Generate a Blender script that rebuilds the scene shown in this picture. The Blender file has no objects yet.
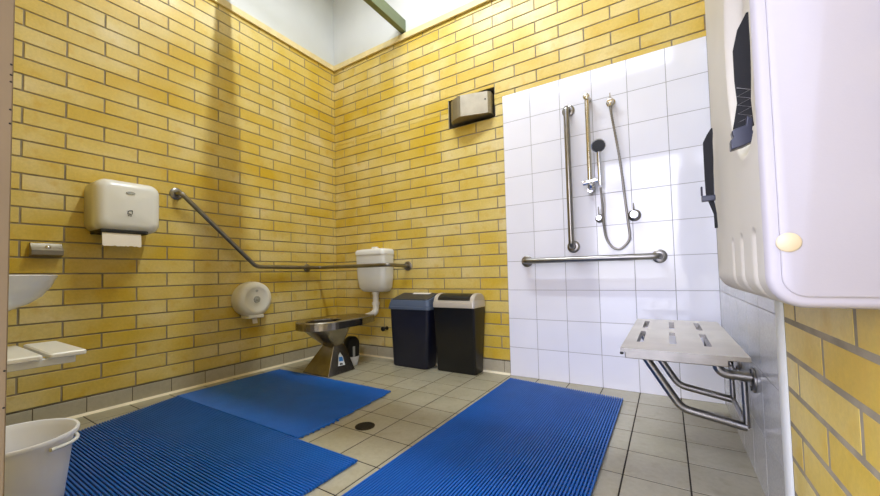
import bpy, bmesh, math, random
from mathutils import Vector, Matrix
random.seed(7)
SC = bpy.context.scene
COL = SC.collection
pi = math.pi
T = .2037            # tile pitch
TX = 1.7962          # left edge of the tiled panel
H = .086             # brick course
Z0 = .0993           # top of the skirting tiles
XR = 3.023           # right wall
YF = -2.41           # front wall, inner face

# ------------------------------------------------------------------ materials
def srgb(c):
    return tuple(((v/255)/12.92 if v/255 <= .04045 else (((v/255)+.055)/1.055)**2.4) for v in c)+(1,)
def mat(name, rgb, rough=.5, metal=0., noise=0., nscale=20., bump=0., bscale=60., spec=.5, trans=0., coat=0., emit=0.):
    m = bpy.data.materials.new(name); m.use_nodes = True
    nt = m.node_tree; b = nt.nodes['Principled BSDF']
    c = srgb(rgb)
    b.inputs['Roughness'].default_value = rough
    b.inputs['Metallic'].default_value = metal
    b.inputs['Specular IOR Level'].default_value = spec
    b.inputs['Coat Weight'].default_value = coat
    b.inputs['Transmission Weight'].default_value = trans
    if emit:
        b.inputs['Emission Color'].default_value = c; b.inputs['Emission Strength'].default_value = emit
    tc = nt.nodes.new('ShaderNodeTexCoord')
    if noise:
        n = nt.nodes.new('ShaderNodeTexNoise'); n.inputs['Scale'].default_value = nscale; n.inputs['Detail'].default_value = 5
        nt.links.new(tc.outputs['Object'], n.inputs['Vector'])
        r = nt.nodes.new('ShaderNodeValToRGB')
        r.color_ramp.elements[0].position = .3; r.color_ramp.elements[1].position = .7
        r.color_ramp.elements[0].color = tuple(v*(1-noise) for v in c[:3])+(1,)
        r.color_ramp.elements[1].color = tuple(min(1, v*(1+noise)) for v in c[:3])+(1,)
        nt.links.new(n.outputs['Fac'], r.inputs['Fac']); nt.links.new(r.outputs['Color'], b.inputs['Base Color'])
    else:
        b.inputs['Base Color'].default_value = c
    if bump:
        n2 = nt.nodes.new('ShaderNodeTexNoise'); n2.inputs['Scale'].default_value = bscale; n2.inputs['Detail'].default_value = 4
        nt.links.new(tc.outputs['Object'], n2.inputs['Vector'])
        bp = nt.nodes.new('ShaderNodeBump'); bp.inputs['Strength'].default_value = bump; bp.inputs['Distance'].default_value = .002
        nt.links.new(n2.outputs['Fac'], bp.inputs['Height']); nt.links.new(bp.outputs['Normal'], b.inputs['Normal'])
    return m

def island_mat(name, stops, rough, grain=.12, gscale=90., bump=.25, blotch=None, spec=.4, dirt=None):
    """colour varies from piece to piece (each brick or tile its own fired colour) plus fine grain"""
    m = bpy.data.materials.new(name); m.use_nodes = True
    nt = m.node_tree; b = nt.nodes['Principled BSDF']; L = nt.links.new
    g = nt.nodes.new('ShaderNodeNewGeometry'); tc = nt.nodes.new('ShaderNodeTexCoord')
    r = nt.nodes.new('ShaderNodeValToRGB')
    while len(r.color_ramp.elements) < len(stops): r.color_ramp.elements.new(.5)
    for e, (p, c) in zip(r.color_ramp.elements, stops): e.position = p; e.color = srgb(c)
    big = nt.nodes.new('ShaderNodeTexNoise'); big.inputs['Scale'].default_value = 3.2; big.inputs['Detail'].default_value = 2
    L(tc.outputs['Object'], big.inputs['Vector'])
    ma = nt.nodes.new('ShaderNodeMath'); ma.operation = 'MULTIPLY_ADD'; ma.inputs[1].default_value = 1.9; ma.inputs[2].default_value = -.70
    L(big.outputs['Fac'], ma.inputs[0])
    ad = nt.nodes.new('ShaderNodeMath'); ad.operation = 'ADD'; ad.use_clamp = True
    mi_ = nt.nodes.new('ShaderNodeMath'); mi_.operation = 'MULTIPLY'; mi_.inputs[1].default_value = .5; L(g.outputs['Random Per Island'], mi_.inputs[0])
    L(mi_.outputs[0], ad.inputs[0]); L(ma.outputs[0], ad.inputs[1])
    L(ad.outputs[0], r.inputs['Fac'])
    n = nt.nodes.new('ShaderNodeTexNoise'); n.inputs['Scale'].default_value = gscale; n.inputs['Detail'].default_value = 6; n.inputs['Roughness'].default_value = .7
    L(tc.outputs['Object'], n.inputs['Vector'])
    r2 = nt.nodes.new('ShaderNodeValToRGB')
    r2.color_ramp.elements[0].position = .25; r2.color_ramp.elements[1].position = .7
    r2.color_ramp.elements[0].color = (1-grain*2,)*3+(1,); r2.color_ramp.elements[1].color = (1, 1, 1, 1)
    L(n.outputs['Fac'], r2.inputs['Fac'])
    mx = nt.nodes.new('ShaderNodeMixRGB'); mx.blend_type = 'MULTIPLY'; mx.inputs[0].default_value = 1
    L(r.outputs['Color'], mx.inputs[1]); L(r2.outputs['Color'], mx.inputs[2])
    out = mx.outputs[0]
    if blotch:
        n3 = nt.nodes.new('ShaderNodeTexNoise'); n3.inputs['Scale'].default_value = 14; n3.inputs['Detail'].default_value = 5
        L(tc.outputs['Object'], n3.inputs['Vector'])
        r3 = nt.nodes.new('ShaderNodeValToRGB'); r3.color_ramp.elements[0].position = .55; r3.color_ramp.elements[1].position = .75
        r3.color_ramp.elements[0].color = (0, 0, 0, 1); r3.color_ramp.elements[1].color = (.55,)*3+(1,)
        L(n3.outputs['Fac'], r3.inputs['Fac'])
        m2 = nt.nodes.new('ShaderNodeMixRGB'); L(r3.outputs['Color'], m2.inputs[0]); L(out, m2.inputs[1]); m2.inputs[2].default_value = srgb(blotch)
        out = m2.outputs[0]
    L(out, b.inputs['Base Color'])
    b.inputs['Roughness'].default_value = rough; b.inputs['Specular IOR Level'].default_value = spec
    if bump:
        bp = nt.nodes.new('ShaderNodeBump'); bp.inputs['Strength'].default_value = bump; bp.inputs['Distance'].default_value = .002
        L(n.outputs['Fac'], bp.inputs['Height']); L(bp.outputs['Normal'], b.inputs['Normal'])
    return m

M = {}
M['brick'] = island_mat('yellow_brick', [(0, (208, 173, 46)), (.35, (215, 186, 86)), (.7, (221, 198, 118)), (1, (226, 207, 148))], .42, .09, 70, .2, (200, 158, 34))
M['mortar'] = mat('mortar', (146, 136, 116), .9, noise=.25, nscale=14, bump=.3)
M['floor_tile'] = island_mat('floor_tile', [(0, (160, 153, 126)), (.5, (170, 163, 138)), (1, (180, 174, 150))], .32, .1, 45, .05, (140, 130, 100), spec=.5)
M['floor_grout'] = mat('floor_grout', (38, 31, 22), .9, noise=.3, nscale=8)
M['wall_tile'] = island_mat('white_tile', [(0, (228, 228, 238)), (1, (234, 234, 244))], .07, .0, 20, .0, spec=.6)
M['wall_grout'] = mat('wall_grout', (150, 148, 152), .8, noise=.1)
M['old_tile'] = island_mat('worn_white_tile', [(0, (196, 198, 200)), (1, (206, 208, 210))], .16, .16, 130, .25, (178, 178, 174), spec=.6)
M['skirt'] = island_mat('skirting_tile', [(0, (176, 168, 146)), (1, (190, 183, 162))], .3, .08, 40, .05, spec=.5)
M['skirt_grout'] = mat('skirting_grout', (90, 80, 62), .9)
M['cove'] = mat('cove_bead', (232, 222, 192), .5, noise=.12, nscale=12)
M['plaster'] = mat('painted_plaster', (208, 210, 208), .7, noise=.03, nscale=4, bump=.05)
M['ceiling'] = mat('painted_ceiling', (232, 232, 230), .8)
M['timber'] = mat('cream_timber', (224, 206, 152), .55, noise=.08, nscale=14)
M['beam'] = mat('green_steel', (112, 122, 92), .5, noise=.06, nscale=8)
M['frame'] = mat('brown_frame', (122, 106, 84), .5, noise=.06, nscale=6)
M['steel'] = mat('brushed_steel', (140, 137, 133), .28, 1., noise=.12, nscale=18)
M['steel_plate'] = mat('satin_steel', (222, 217, 205), .42, .85, noise=.06, nscale=9)
M['pan_steel'] = mat('dull_steel', (166, 159, 144), .27, 1., noise=.25, nscale=9, bump=.08, bscale=25)
M['lining'] = mat('shaded_steel', (52, 46, 38), .45, .6, noise=.2, nscale=20)  # shade inside the bowl opening put into the steel's colour
M['chrome'] = mat('chrome', (215, 215, 218), .1, 1.)
M['brass'] = mat('satin_nickel', (196, 188, 170), .22, 1.)
M['niche'] = mat('stainless_sheet', (158, 150, 132), .52, 1., noise=.1, nscale=16)
M['white_plastic'] = mat('white_plastic', (226, 226, 222), .25, spec=.5)
M['cream_plastic'] = mat('cream_plastic', (228, 226, 218), .3)
M['grey_plastic'] = mat('clear_grey_plastic', (205, 205, 200), .18, coat=.3)
M['ceramic'] = mat('ceramic', (228, 230, 234), .1, spec=.6)
M['bucket'] = mat('translucent_plastic', (230, 230, 234), .3, noise=.03, nscale=5)
M['change'] = mat('change_table_plastic', (168, 163, 166), .42, noise=.02, nscale=5, bump=.06, bscale=300)
M['change_in'] = mat('change_table_bed_plastic', (196, 190, 178), .5, noise=.03, nscale=6, bump=.06, bscale=300)
M['cap'] = mat('yellowed_cap', (200, 184, 150), .4)
M['webbing'] = mat('black_webbing', (11, 10, 13), .8, bump=.4, bscale=500)
M['buckle'] = mat('buckle_plastic', (38, 40, 56), .35)
M['stitch'] = mat('grey_thread', (150, 148, 150), .8)
M['mat_blue'] = mat('blue_pvc', (10, 90, 172), .4, noise=.08, nscale=9, spec=.45)
M['bin_navy'] = mat('navy_plastic', (19, 23, 44), .4, noise=.1, nscale=10)
M['bin_slate'] = mat('slate_blue_plastic', (78, 92, 116), .4)
M['bin_dark'] = mat('dark_slate_plastic', (38, 46, 58), .35)
M['bin_black'] = mat('black_plastic', (12, 12, 15), .35)
M['bin_silver'] = mat('silver_plastic', (196, 190, 182), .32, .35)
M['black'] = mat('matt_black', (14, 13, 12), .5)
M['hole'] = mat('dark_hollow', (12, 11, 10), .9)
M['spray'] = mat('grey_spray_face', (60, 62, 66), .4, .3)
M['paper'] = mat('white_paper', (236, 228, 216), .9, bump=.2)
M['sticker_white'] = mat('sticker_white', (226, 230, 236), .4)
M['sticker_blue'] = mat('sticker_blue', (36, 120, 196), .4)
M['icon'] = mat('printed_grey', (62, 64, 62), .5)
M['badge'] = mat('grey_badge', (168, 170, 166), .35)
M['iron'] = mat('dark_cast_iron', (48, 42, 32), .6, .5, noise=.3, nscale=40)
M['lamp'] = mat('lit_tube', (255, 247, 232), .5, emit=6)
M['leaf'] = mat('tree_leaf', (60, 92, 40), .7, noise=.4, nscale=4)
M['concrete'] = mat('outside_paving', (170, 165, 155), .9, noise=.1)

# ------------------------------------------------------------------ mesh helpers
def obj(name, bm, m, parent=None, smooth=False, loc=None, bevel=0, seg=2, auto=None):
    bmesh.ops.recalc_face_normals(bm, faces=bm.faces)
    me = bpy.data.meshes.new(name); bm.to_mesh(me); bm.free()
    for x in (m if isinstance(m, (list, tuple)) else [m]): me.materials.append(x)
    o = bpy.data.objects.new(name, me); COL.objects.link(o)
    if parent is not None:
        o.parent = parent
        o.location = -Vector(parent.location) if loc is None else loc
    elif loc: o.location = loc
    if smooth:
        for f in me.polygons: f.use_smooth = True
        if auto:
            md = o.modifiers.new('edge', 'EDGE_SPLIT'); md.split_angle = math.radians(auto)
    if bevel:
        b = o.modifiers.new('bevel', 'BEVEL'); b.width = bevel; b.segments = seg; b.limit_method = 'ANGLE'; b.angle_limit = math.radians(35)
        b.harden_normals = True
        for f in me.polygons: f.use_smooth = True
    return o
def thing(name, label, cat, loc, group=None):
    o = bpy.data.objects.new(name, None); COL.objects.link(o); o.location = loc; o.empty_display_size = .05
    o['label'] = label; o['category'] = cat
    if group: o['group'] = group
    return o
def tag(o, label, cat, group=None):
    o['label'] = label; o['category'] = cat
    if group: o['group'] = group
    return o
def struct(name, bm, m, **k):
    o = obj(name, bm, m, **k); o['kind'] = 'structure'; return o
def box(bm, a, b, mi=0):
    (x0, y0, z0), (x1, y1, z1) = a, b
    v = [bm.verts.new(p) for p in ((x0,y0,z0),(x1,y0,z0),(x1,y1,z0),(x0,y1,z0),(x0,y0,z1),(x1,y0,z1),(x1,y1,z1),(x0,y1,z1))]
    for f in ((0,3,2,1),(4,5,6,7),(0,1,5,4),(1,2,6,5),(2,3,7,6),(3,0,4,7)):
        bm.faces.new([v[i] for i in f]).material_index = mi
    return v
def B(): return bmesh.new()
def boxbm(a, b):
    bm = B(); box(bm, a, b); return bm
def ring_loft(bm, rings, cap0=True, cap1=True, closed=True):
    vs = [[bm.verts.new(p) for p in r] for r in rings]
    n = len(vs[0])
    for a, b in zip(vs, vs[1:]):
        for i in range(n if closed else n-1):
            j = (i+1) % n
            bm.faces.new((a[i], a[j], b[j], b[i]))
    if cap0: bm.faces.new(vs[0][::-1])
    if cap1: bm.faces.new(vs[-1])
    return vs
def fillet(pts, r, n=6):
    pts = [Vector(p) for p in pts]; out = [pts[0]]
    for a, b, c in zip(pts, pts[1:], pts[2:]):
        d1 = (a-b); d2 = (c-b); rr = min(r, d1.length*.49, d2.length*.49)
        p = b+d1.normalized()*rr; q = b+d2.normalized()*rr
        for k in range(n+1):
            t = k/n
            out.append(p*(1-t)**2+b*2*t*(1-t)+q*t*t)
    out.append(pts[-1]); return out
def tube(bm, pts, r, n=14, cap=True):
    pts = [Vector(p) for p in pts]; rings = []
    up = None
    for i, p in enumerate(pts):
        t = (pts[min(i+1, len(pts)-1)]-pts[max(i-1, 0)]).normalized()
        if up is None:
            up = Vector((0, 0, 1)) if abs(t.z) < .9 else Vector((1, 0, 0))
        s = t.cross(up).normalized(); up = s.cross(t).normalized()
        rr = r[i] if isinstance(r, (list, tuple)) else r
        rings.append([p+s*math.cos(a)*rr+up*math.sin(a)*rr for a in [2*pi*k/n for k in range(n)]])
    ring_loft(bm, rings, cap, cap)
def lathe(bm, prof, o, axis, n=28, cap=True):
    """prof: list of (distance along axis, radius)"""
    axis = Vector(axis).normalized(); o = Vector(o)
    s = axis.orthogonal().normalized(); u = axis.cross(s)
    rings = [[o+axis*d+(s*math.cos(2*pi*k/n)+u*math.sin(2*pi*k/n))*max(r, 1e-4) for k in range(n)] for d, r in prof]
    ring_loft(bm, rings, cap, cap)
def rrect(cx, cy, hx, hy, r, n=5):
    out = []
    for sx, sy, a0 in ((1, 1, 0), (-1, 1, pi/2), (-1, -1, pi), (1, -1, 3*pi/2)):
        for k in range(n+1):
            a = a0+pi/2*k/n
            out.append((cx+sx*(hx-r)+r*math.cos(a), cy+sy*(hy-r)+r*math.sin(a)))
    return out

# ------------------------------------------------------------------ walls
def piece(bm, P, u0, u1, v0, v1, d, ch, mi=0):
    """one brick or tile standing d proud of its bed, edges chamfered by ch; P(u,v,depth) -> point"""
    if u1-u0 < .004 or v1-v0 < .004: return
    a = [P(u0, v0, -d), P(u1, v0, -d), P(u1, v1, -d), P(u0, v1, -d)]
    m_ = [P(u0, v0, -ch), P(u1, v0, -ch), P(u1, v1, -ch), P(u0, v1, -ch)]
    t = [P(u0+ch, v0+ch, 0), P(u1-ch, v0+ch, 0), P(u1-ch, v1-ch, 0), P(u0+ch, v1-ch, 0)]
    A, Mv, Tv = [[bm.verts.new(p) for p in l] for l in (a, m_, t)]
    for i in range(4):
        j = (i+1) % 4
        bm.faces.new((A[i], A[j], Mv[j], Mv[i])).material_index = mi
        bm.faces.new((Mv[i], Mv[j], Tv[j], Tv[i])).material_index = mi
    bm.faces.new(Tv).material_index = mi
def brick_courses(bm, P, u0, u1, zb, zt, joints, zbase=Z0, holes=(), J=.0085, D=.0048, CH=.0012):
    k = math.floor((zb-zbase)/H+1e-6)
    while zbase+k*H < zt-.005:
        a = max(zb, zbase+k*H+J/2); b = min(zt, zbase+(k+1)*H-J/2)
        js = sorted([u0-J/2]+[j for j in joints(k) if u0+.01 < j < u1-.01]+[u1+J/2])
        for l, r in zip(js, js[1:]):
            rects = [(l+J/2, r-J/2, a, b)]
            for (hu0, hu1, hv0, hv1) in holes:
                new = []
                for (p, q, s, t) in rects:
                    if q <= hu0 or p >= hu1 or t <= hv0 or s >= hv1: new.append((p, q, s, t)); continue
                    if p < hu0: new.append((p, hu0, s, t))
                    if q > hu1: new.append((hu1, q, s, t))
                    if s < hv0: new.append((max(p, hu0), min(q, hu1), s, hv0))
                    if t > hv1: new.append((max(p, hu0), min(q, hu1), hv1, t))
                rects = new
            for (p, q, s, t) in rects: piece(bm, P, p, q, s, t, D, CH, 0)
        k += 1
def slab_holes(bm, P, u0, u1, v0, v1, d0, d1, holes, mi):
    """backing slab between depths d0 (front) and d1, with rectangular holes"""
    us = sorted({u0, u1}|{h for q in holes for h in q[:2]}); vs = sorted({v0, v1}|{h for q in holes for h in q[2:]})
    for a, b in zip(us, us[1:]):
        for c, d in zip(vs, vs[1:]):
            mu, mv = (a+b)/2, (c+d)/2
            if any(q[0] < mu < q[1] and q[2] < mv < q[3] for q in holes): continue
            A = [bm.verts.new(P(x, y, d0)) for x, y in ((a, c), (b, c), (b, d), (a, d))]
            Bv = [bm.verts.new(P(x, y, d1)) for x, y in ((a, c), (b, c), (b, d), (a, d))]
            bm.faces.new(A).material_index = mi; bm.faces.new(Bv[::-1]).material_index = mi
            for i in range(4):
                j = (i+1) % 4
                bm.faces.new((A[i], A[j], Bv[j], Bv[i])).material_index = mi
ZT = 2.80
ZC = 3.68
def even(s): return s % 2 == 0
# left wall: plane x = 0, u = y
PL = lambda u, v, d: (d, u, v)
LE = [-2.235-.0, -1.915, -1.595, -1.275, -.955, -.673, -.352, -.034]
LO = [-2.395, -2.075, -1.755, -1.435, -1.115, -.794, -.509, -.193]
bm = B()
brick_courses(bm, PL, YF, 0, Z0, ZT+.03, lambda k: LE if even(k) else LO)
slab_holes(bm, PL, YF-.2, .2, 0, ZC, -.0045, -.2, (), 1)
struct('wall_left', bm, [M['brick'], M['mortar']])
# back wall: plane y = 0, u = x
PB = lambda u, v, d: (u, -d, v)
NI = (1.327, 1.729, Z0+21*H-.0, 2.135)
bm = B()
BE = [.289+.3204*k for k in range(9)]; BO = [.129+.3204*k for k in range(10)]
brick_courses(bm, PB, 0, TX, Z0, 2.037, lambda k: BE if even(k) else BO, holes=[NI])
brick_courses(bm, PB, 0, XR, 2.037+.001, ZT+.03, lambda k: BE if even(k) else BO, holes=[NI])
slab_holes(bm, PB, 0, XR+.2, 0, ZC, -.0045, -.2, [NI], 1)
# niche lining
x0, x1, z0_, z1_ = NI
box(bm, (x0-.01, .12, z0_-.01), (x1+.01, .14, z1_+.01), 1)
struct('wall_back', bm, [M['brick'], M['mortar']])
# right wall: plane x = XR, u = y
PR = lambda u, v, d: (XR-d, u, v)
RE = [-1.338-.3204*k for k in range(5)]; RO = [-1.505-.3204*k for k in range(4)]
bm = B()
brick_courses(bm, PR, -3.2, -1.248, 0.002, ZT+.03, lambda k: RO if even(k) else RE, zbase=.087-H, J=.014, D=.0009, CH=.0003)
brick_courses(bm, PR, -1.248, 0, 2.037+.001, ZT+.03, lambda k: [-.18-.32*q if even(k) else -.02-.32*q for q in range(4)], zbase=.087-H)
slab_holes(bm, PR, -3.2, .0, 0, ZC, -.0007, -.2, (), 1)
struct('wall_right', bm, [M['brick'], M['mortar']])
# front wall with the doorway and a high strip window
PF = lambda u, v, d: (u, YF+d, v)
DOOR = (1.955, 3.02, 0, 2.12); HI = (.5, 2.97, 3.10, 3.55)
bm = B()
brick_courses(bm, PF, 0, XR, Z0, ZT+.03, lambda k: BE if even(k) else BO, holes=[(DOOR[0], XR+.1, 0, DOOR[3])])
slab_holes(bm, PF, -.2, XR+.2, 0, ZC, -.0045, -.17, [(DOOR[0], XR, 0, DOOR[3]), HI], 1)
struct('wall_front', bm, [M['brick'], M['mortar']])
# painted plaster above the brickwork (sits just on the backing)
bm = B()
box(bm, (-.004, YF, 2.84), (.004, 0, ZC)); struct('trim_1', bm, M['plaster'])
bm = B(); box(bm, (.004, -.004, 2.84), (XR-.004, .004, ZC)); struct('trim_2', bm, M['plaster'])
bm = B(); box(bm, (XR-.004, YF, 2.84), (XR+.004, -.004, ZC)); struct('trim_3', bm, M['plaster'])
bm = B(); slab_holes(bm, PF, .004, XR-.004, 2.84, ZC, .004, -.004, [HI], 0); struct('trim_4', bm, M['plaster'])
# cream timber bead on top of the brickwork
bm = B(); box(bm, (.004, YF+.02, 2.80), (.022, -.022, 2.852)); struct('trim_5', bm, M['timber'], bevel=.002)
bm = B(); box(bm, (.004, -.022, 2.80), (XR-.022, -.004, 2.852)); struct('trim_6', bm, M['timber'], bevel=.002)
bm = B(); box(bm, (XR-.022, YF+.02, 2.80), (XR-.004, -.022, 2.852)); struct('trim_7', bm, M['timber'], bevel=.002)
# ceiling, floor
struct('ceiling', boxbm((-.2, YF-.17, ZC), (XR+.2, .2, ZC+.1)), M['ceiling'])
bm = B()
DR = (1.49, -1.169)
GJ = .0055
nx0 = -9
i = nx0
def floor_piece(a, b, c, d):
    piece(bm, lambda u, v, dd: (u, v, dd), a, b, c, d, .0016, .0004, 0)
xs = [TX+T*k for k in range(-9, 7)]; ys = [-T*k for k in range(0, 17)]
for a, b in zip(xs, xs[1:]):
    for d, c in zip(ys, ys[1:]):
        a2 = max(a, 0); b2 = min(b, XR)
        if b2-a2 < .01: continue
        floor_piece(a2+GJ/2, b2-GJ/2, c+GJ/2, d-GJ/2)
box(bm, (-.2, -3.3, -.12), (XR+.2, .2, -.0012), 1)
struct('floor', bm, [M['floor_tile'], M['floor_grout']])

# white tiled panel on back wall
bm = B()
def tiles(bm, P, us, vs, J=.003, D=.0015):
    for a, b in zip(us, us[1:]):
        for c, d in zip(vs, vs[1:]): piece(bm, P, a+J/2, b-J/2, c+J/2, d-J/2, D, .0005, 0)
PBt = lambda u, v, d: (u, -.009-d, v)
us = [TX+T*k for k in range(7)]; us[-1] = XR-.008
vs = [T*k for k in range(11)]
tiles(bm, PBt, us, vs)
box(bm, (TX, -.008, 0.0005), (XR-.008, -.001, 2.037), 1)
struct('trim_8', bm, [M['wall_tile'], M['wall_grout']])
bm = B()
PRt = lambda u, v, d: (XR-.009-d, u, v)
us = [-1.215, -.985, -.781, -.577, -.373, -.169, -.0105]
tiles(bm, PRt, us, vs)
box(bm, (XR-.008, -1.215, .0005), (XR-.001, -.009, 2.037), 1)
struct('trim_9', bm, [M['old_tile'], M['wall_grout']])
# rounded white edging where the tiling ends on the right wall
bm = B()
prof = [(XR-.0005, -1.2155), (XR-.012, -1.2155)]+[(XR-.012+.0115*(1-math.cos(a)), -1.224-.023*math.sin(a)) for a in [pi/2*k/6 for k in range(7)]]
ring_loft(bm, [[(x, y, z) for x, y in prof] for z in (.0005, 2.037)])
struct('trim_10', bm, M['plaster'], smooth=True, auto=40)
# skirting tiles with a pale cove bead
def skirt(name, P, u0, u1, joints):
    bm = B()
    js = [u0]+[j for j in joints if u0+.01 < j < u1-.01]+[u1]
    for a, b in zip(js, js[1:]): piece(bm, P, a+.002, b-.002, .006, Z0-.004, .004, .0008, 0)
    A = [P(u0, 0.0005, -.004), P(u1, 0.0005, -.004)]
    vs_ = [bm.verts.new(P(u, v, d)) for u, v, d in ((u0, .0006, -.003), (u1, .0006, -.003), (u1, Z0, -.003), (u0, Z0, -.003), (u0, .0006, -.0095), (u1, .0006, -.0095), (u1, Z0, -.0095), (u0, Z0, -.0095))]
    for f in ((0,1,2,3),(7,6,5,4),(0,4,5,1),(1,5,6,2),(2,6,7,3),(3,7,4,0)): bm.faces.new([vs_[i] for i in f]).material_index = 1
    rings = []
    for u in (u0, u1):
        rings.append([P(u, .0008, -.001)]+[P(u, .0008+.014*(1-math.sin(a)), .014*(1-math.cos(a))) for a in [pi/2-pi/2*k/5 for k in range(6)]][::1])
    rings = [[P(u, .0008, -.001), P(u, .0008, .014), P(u, .005, .007), P(u, .011, .002), P(u, .015, -.001)] for u in (u0, u1)]
    n = len(bm.faces)
    ring_loft(bm, rings)
    bm.faces.ensure_lookup_table()
    for f in bm.faces[n:]: f.material_index = 2
    return struct(name, bm, [M['skirt'], M['skirt_grout'], M['cove']])
skirt('baseboard_left', lambda u, v, d: (.008+d, u, v), YF, -.009, [-2.428+T*k for k in range(13)])
skirt('baseboard_back', lambda u, v, d: (u, -.008-d, v), 0.009, TX-.001, [.119+T*k for k in range(9)])
# painted metal door frame: left jamb, head, right jamb
bm = B()
for (a, b) in (((1.957, YF-.172, 0.001), (2.0, YF+.027, 2.118)), ((2.975, YF-.172, .001), (3.0145, YF+.027, 2.118)), ((2.0, YF-.172, 2.08), (2.975, YF+.027, 2.118))):
    box(bm, a, b)
box(bm, (1.999, YF-.12, .001), (2.012, YF-.08, 2.08)); box(bm, (2.963, YF-.12, .001), (2.976, YF-.08, 2.08))
dframe = struct('door_1', bm, M['frame'], bevel=.002)
for z in (.57, .62, .965, .985, 1.025, 1.035, 1.05):
    b2 = B(); lathe(b2, [(-.001, .0016), (.0012, .0014)], (1.999, YF+.0245, z), (1, 0, 0), 10)
    s_ = obj('screw', b2, M['hole'], dframe, loc=(0, 0, 0))
# high window: frame with glazing bars
bm = B()
hx0, hx1, hz0, hz1 = HI
for a, b in (((hx0, hz0), (hx1, hz0+.04)), ((hx0, hz1-.04), (hx1, hz1)), ((hx0, hz0+.04), (hx0+.04, hz1-.04)), ((hx1-.04, hz0+.04), (hx1, hz1-.04)),
             ((1.3, hz0+.04), (1.34, hz1-.04)), ((2.12, hz0+.04), (2.16, hz1-.04))):
    box(bm, (a[0]+.0005, YF-.1, a[1]+.0005), (b[0]-.0005, YF-.05, b[1]-.0005))
struct('window_1', bm, M['plaster'])
# steel beam under the ceiling; the unseen cross beam is added for its shadow
tag(obj('steel_beam', boxbm((.870, YF-.0-.0+.006, 2.866), (.920, -.005, 2.972)), M['beam'], bevel=.003), 'grey-green steel beam running overhead into the white wall above the bricks', 'beam')
tag(obj('steel_beam', boxbm((.005, -1.115, 2.99), (3.017, -1.045, 3.09)), M['beam'], bevel=.003), 'unseen cross beam added overhead to cast a shadow band down the left wall', 'beam')

# ------------------------------------------------------------------ lamps
lf = thing('fluorescent_light', 'long white fluorescent light on the ceiling straight above the added cross beam', 'light', (1.6, -1.08, ZC-.0005))
obj('housing', boxbm((.95, -1.14, ZC-.04), (2.25, -1.02, ZC-.001)), M['white_plastic'], lf)
bm = B(); tube(bm, [(.98, -1.08, ZC-.055), (2.22, -1.08, ZC-.055)], .013, 12); obj('lamp_tube', bm, M['lamp'], lf)
def area(name, loc, rot, sx, sy, power, col, spread=180):
    l = bpy.data.lights.new(name, 'AREA'); l.shape = 'RECTANGLE'; l.size = sx; l.size_y = sy; l.energy = power; l.color = col
    l.spread = math.radians(spread)
    o = bpy.data.objects.new(name, l); COL.objects.link(o); o.location = loc; o.rotation_euler = rot
    return o
WARM = (.88, .94, 1.0)
area('light_tube', (1.6, -1.08, ZC-.072), (0, 0, 0), 1.24, .03, 62, WARM)

# ------------------------------------------------------------------ floor drain
dr = thing('floor_drain', 'round dark floor drain in the tiles between the blue mats', 'drain', (DR[0], DR[1], .0006))
bm = B(); lathe(bm, [(0, .048), (.0025, .048), (.003, .046), (.003, .038), (.0015, .037)], (DR[0], DR[1], .0004), (0, 0, 1), 32); obj('rim', bm, M['iron'], dr)
bm = B()
for k in range(-3, 4):
    w = math.sqrt(.036**2-(k*.01)**2)
    box(bm, (DR[0]-w, DR[1]+k*.01-.003, .0021), (DR[0]+w, DR[1]+k*.01+.003, .0032))
obj('grate', bm, M['black'], dr)

# ------------------------------------------------------------------ ribbed mats
def rib_mat(label, poly_range, n0, n1, along, pitch=.0118):
    """ribs along x or y; poly_range(c) -> (start, end) of the rib whose centre line is c"""
    bm = B(); n = int((n1-n0)/pitch); w = pitch*.29
    for k in range(n):
        c = n0+(k+.5)*pitch
        a, b = poly_range(c)
        a += random.uniform(-.002, .002); b += random.uniform(-.002, .002)
        prof = [(-w, .0068), (w, .0068), (w, .0140), (w*.6, .0155), (-w*.6, .0155), (-w, .0140)]
        if along == 'x': rings = [[(t, c+p, z) for p, z in prof] for t in (a, b)]
        else: rings = [[(c+p, t, z) for p, z in prof] for t in (a, b)]
        ring_loft(bm, rings)
    # lower layer: narrower bars the other way
    lo = max(poly_range(n0+pitch)[0], poly_range(n1-pitch)[0])+.03; hi = min(poly_range(n0+pitch)[1], poly_range(n1-pitch)[1])-.01
    m = int((hi-lo)/.028)
    for k in range(m+1):
        t = lo+k*(hi-lo)/m
        if along == 'x': box(bm, (t-.004, n0+.003, .0015), (t+.004, n0+n*pitch-.003, .0072))
        else: box(bm, (n0+.003, t-.004, .0015), (n0+n*pitch-.003, t+.004, .0072))
    return tag(obj('ribbed_mat', bm, M['mat_blue']), label, 'mat', 'blue ribbed floor mats')
rib_mat('blue ribbed plastic mat beside the white bucket, ribs running away from the left wall', lambda c: (.15+max(0, (-1.43-c))*.33 if c > -2.12 else 1.33, 1.712), -2.30, -1.435, 'x')
rib_mat('blue ribbed mat in front of the steel toilet, along the left wall', lambda c: (-1.4335, -.722-max(0, c-1.285)*12.), .14, 1.335, 'y')
rib_mat('bright blue ribbed plastic mat lying before the white shower tiles and fold-down seat', lambda c: (-1.95, -.117-.125*(c-1.854)), 1.832, 2.54, 'y')

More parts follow.
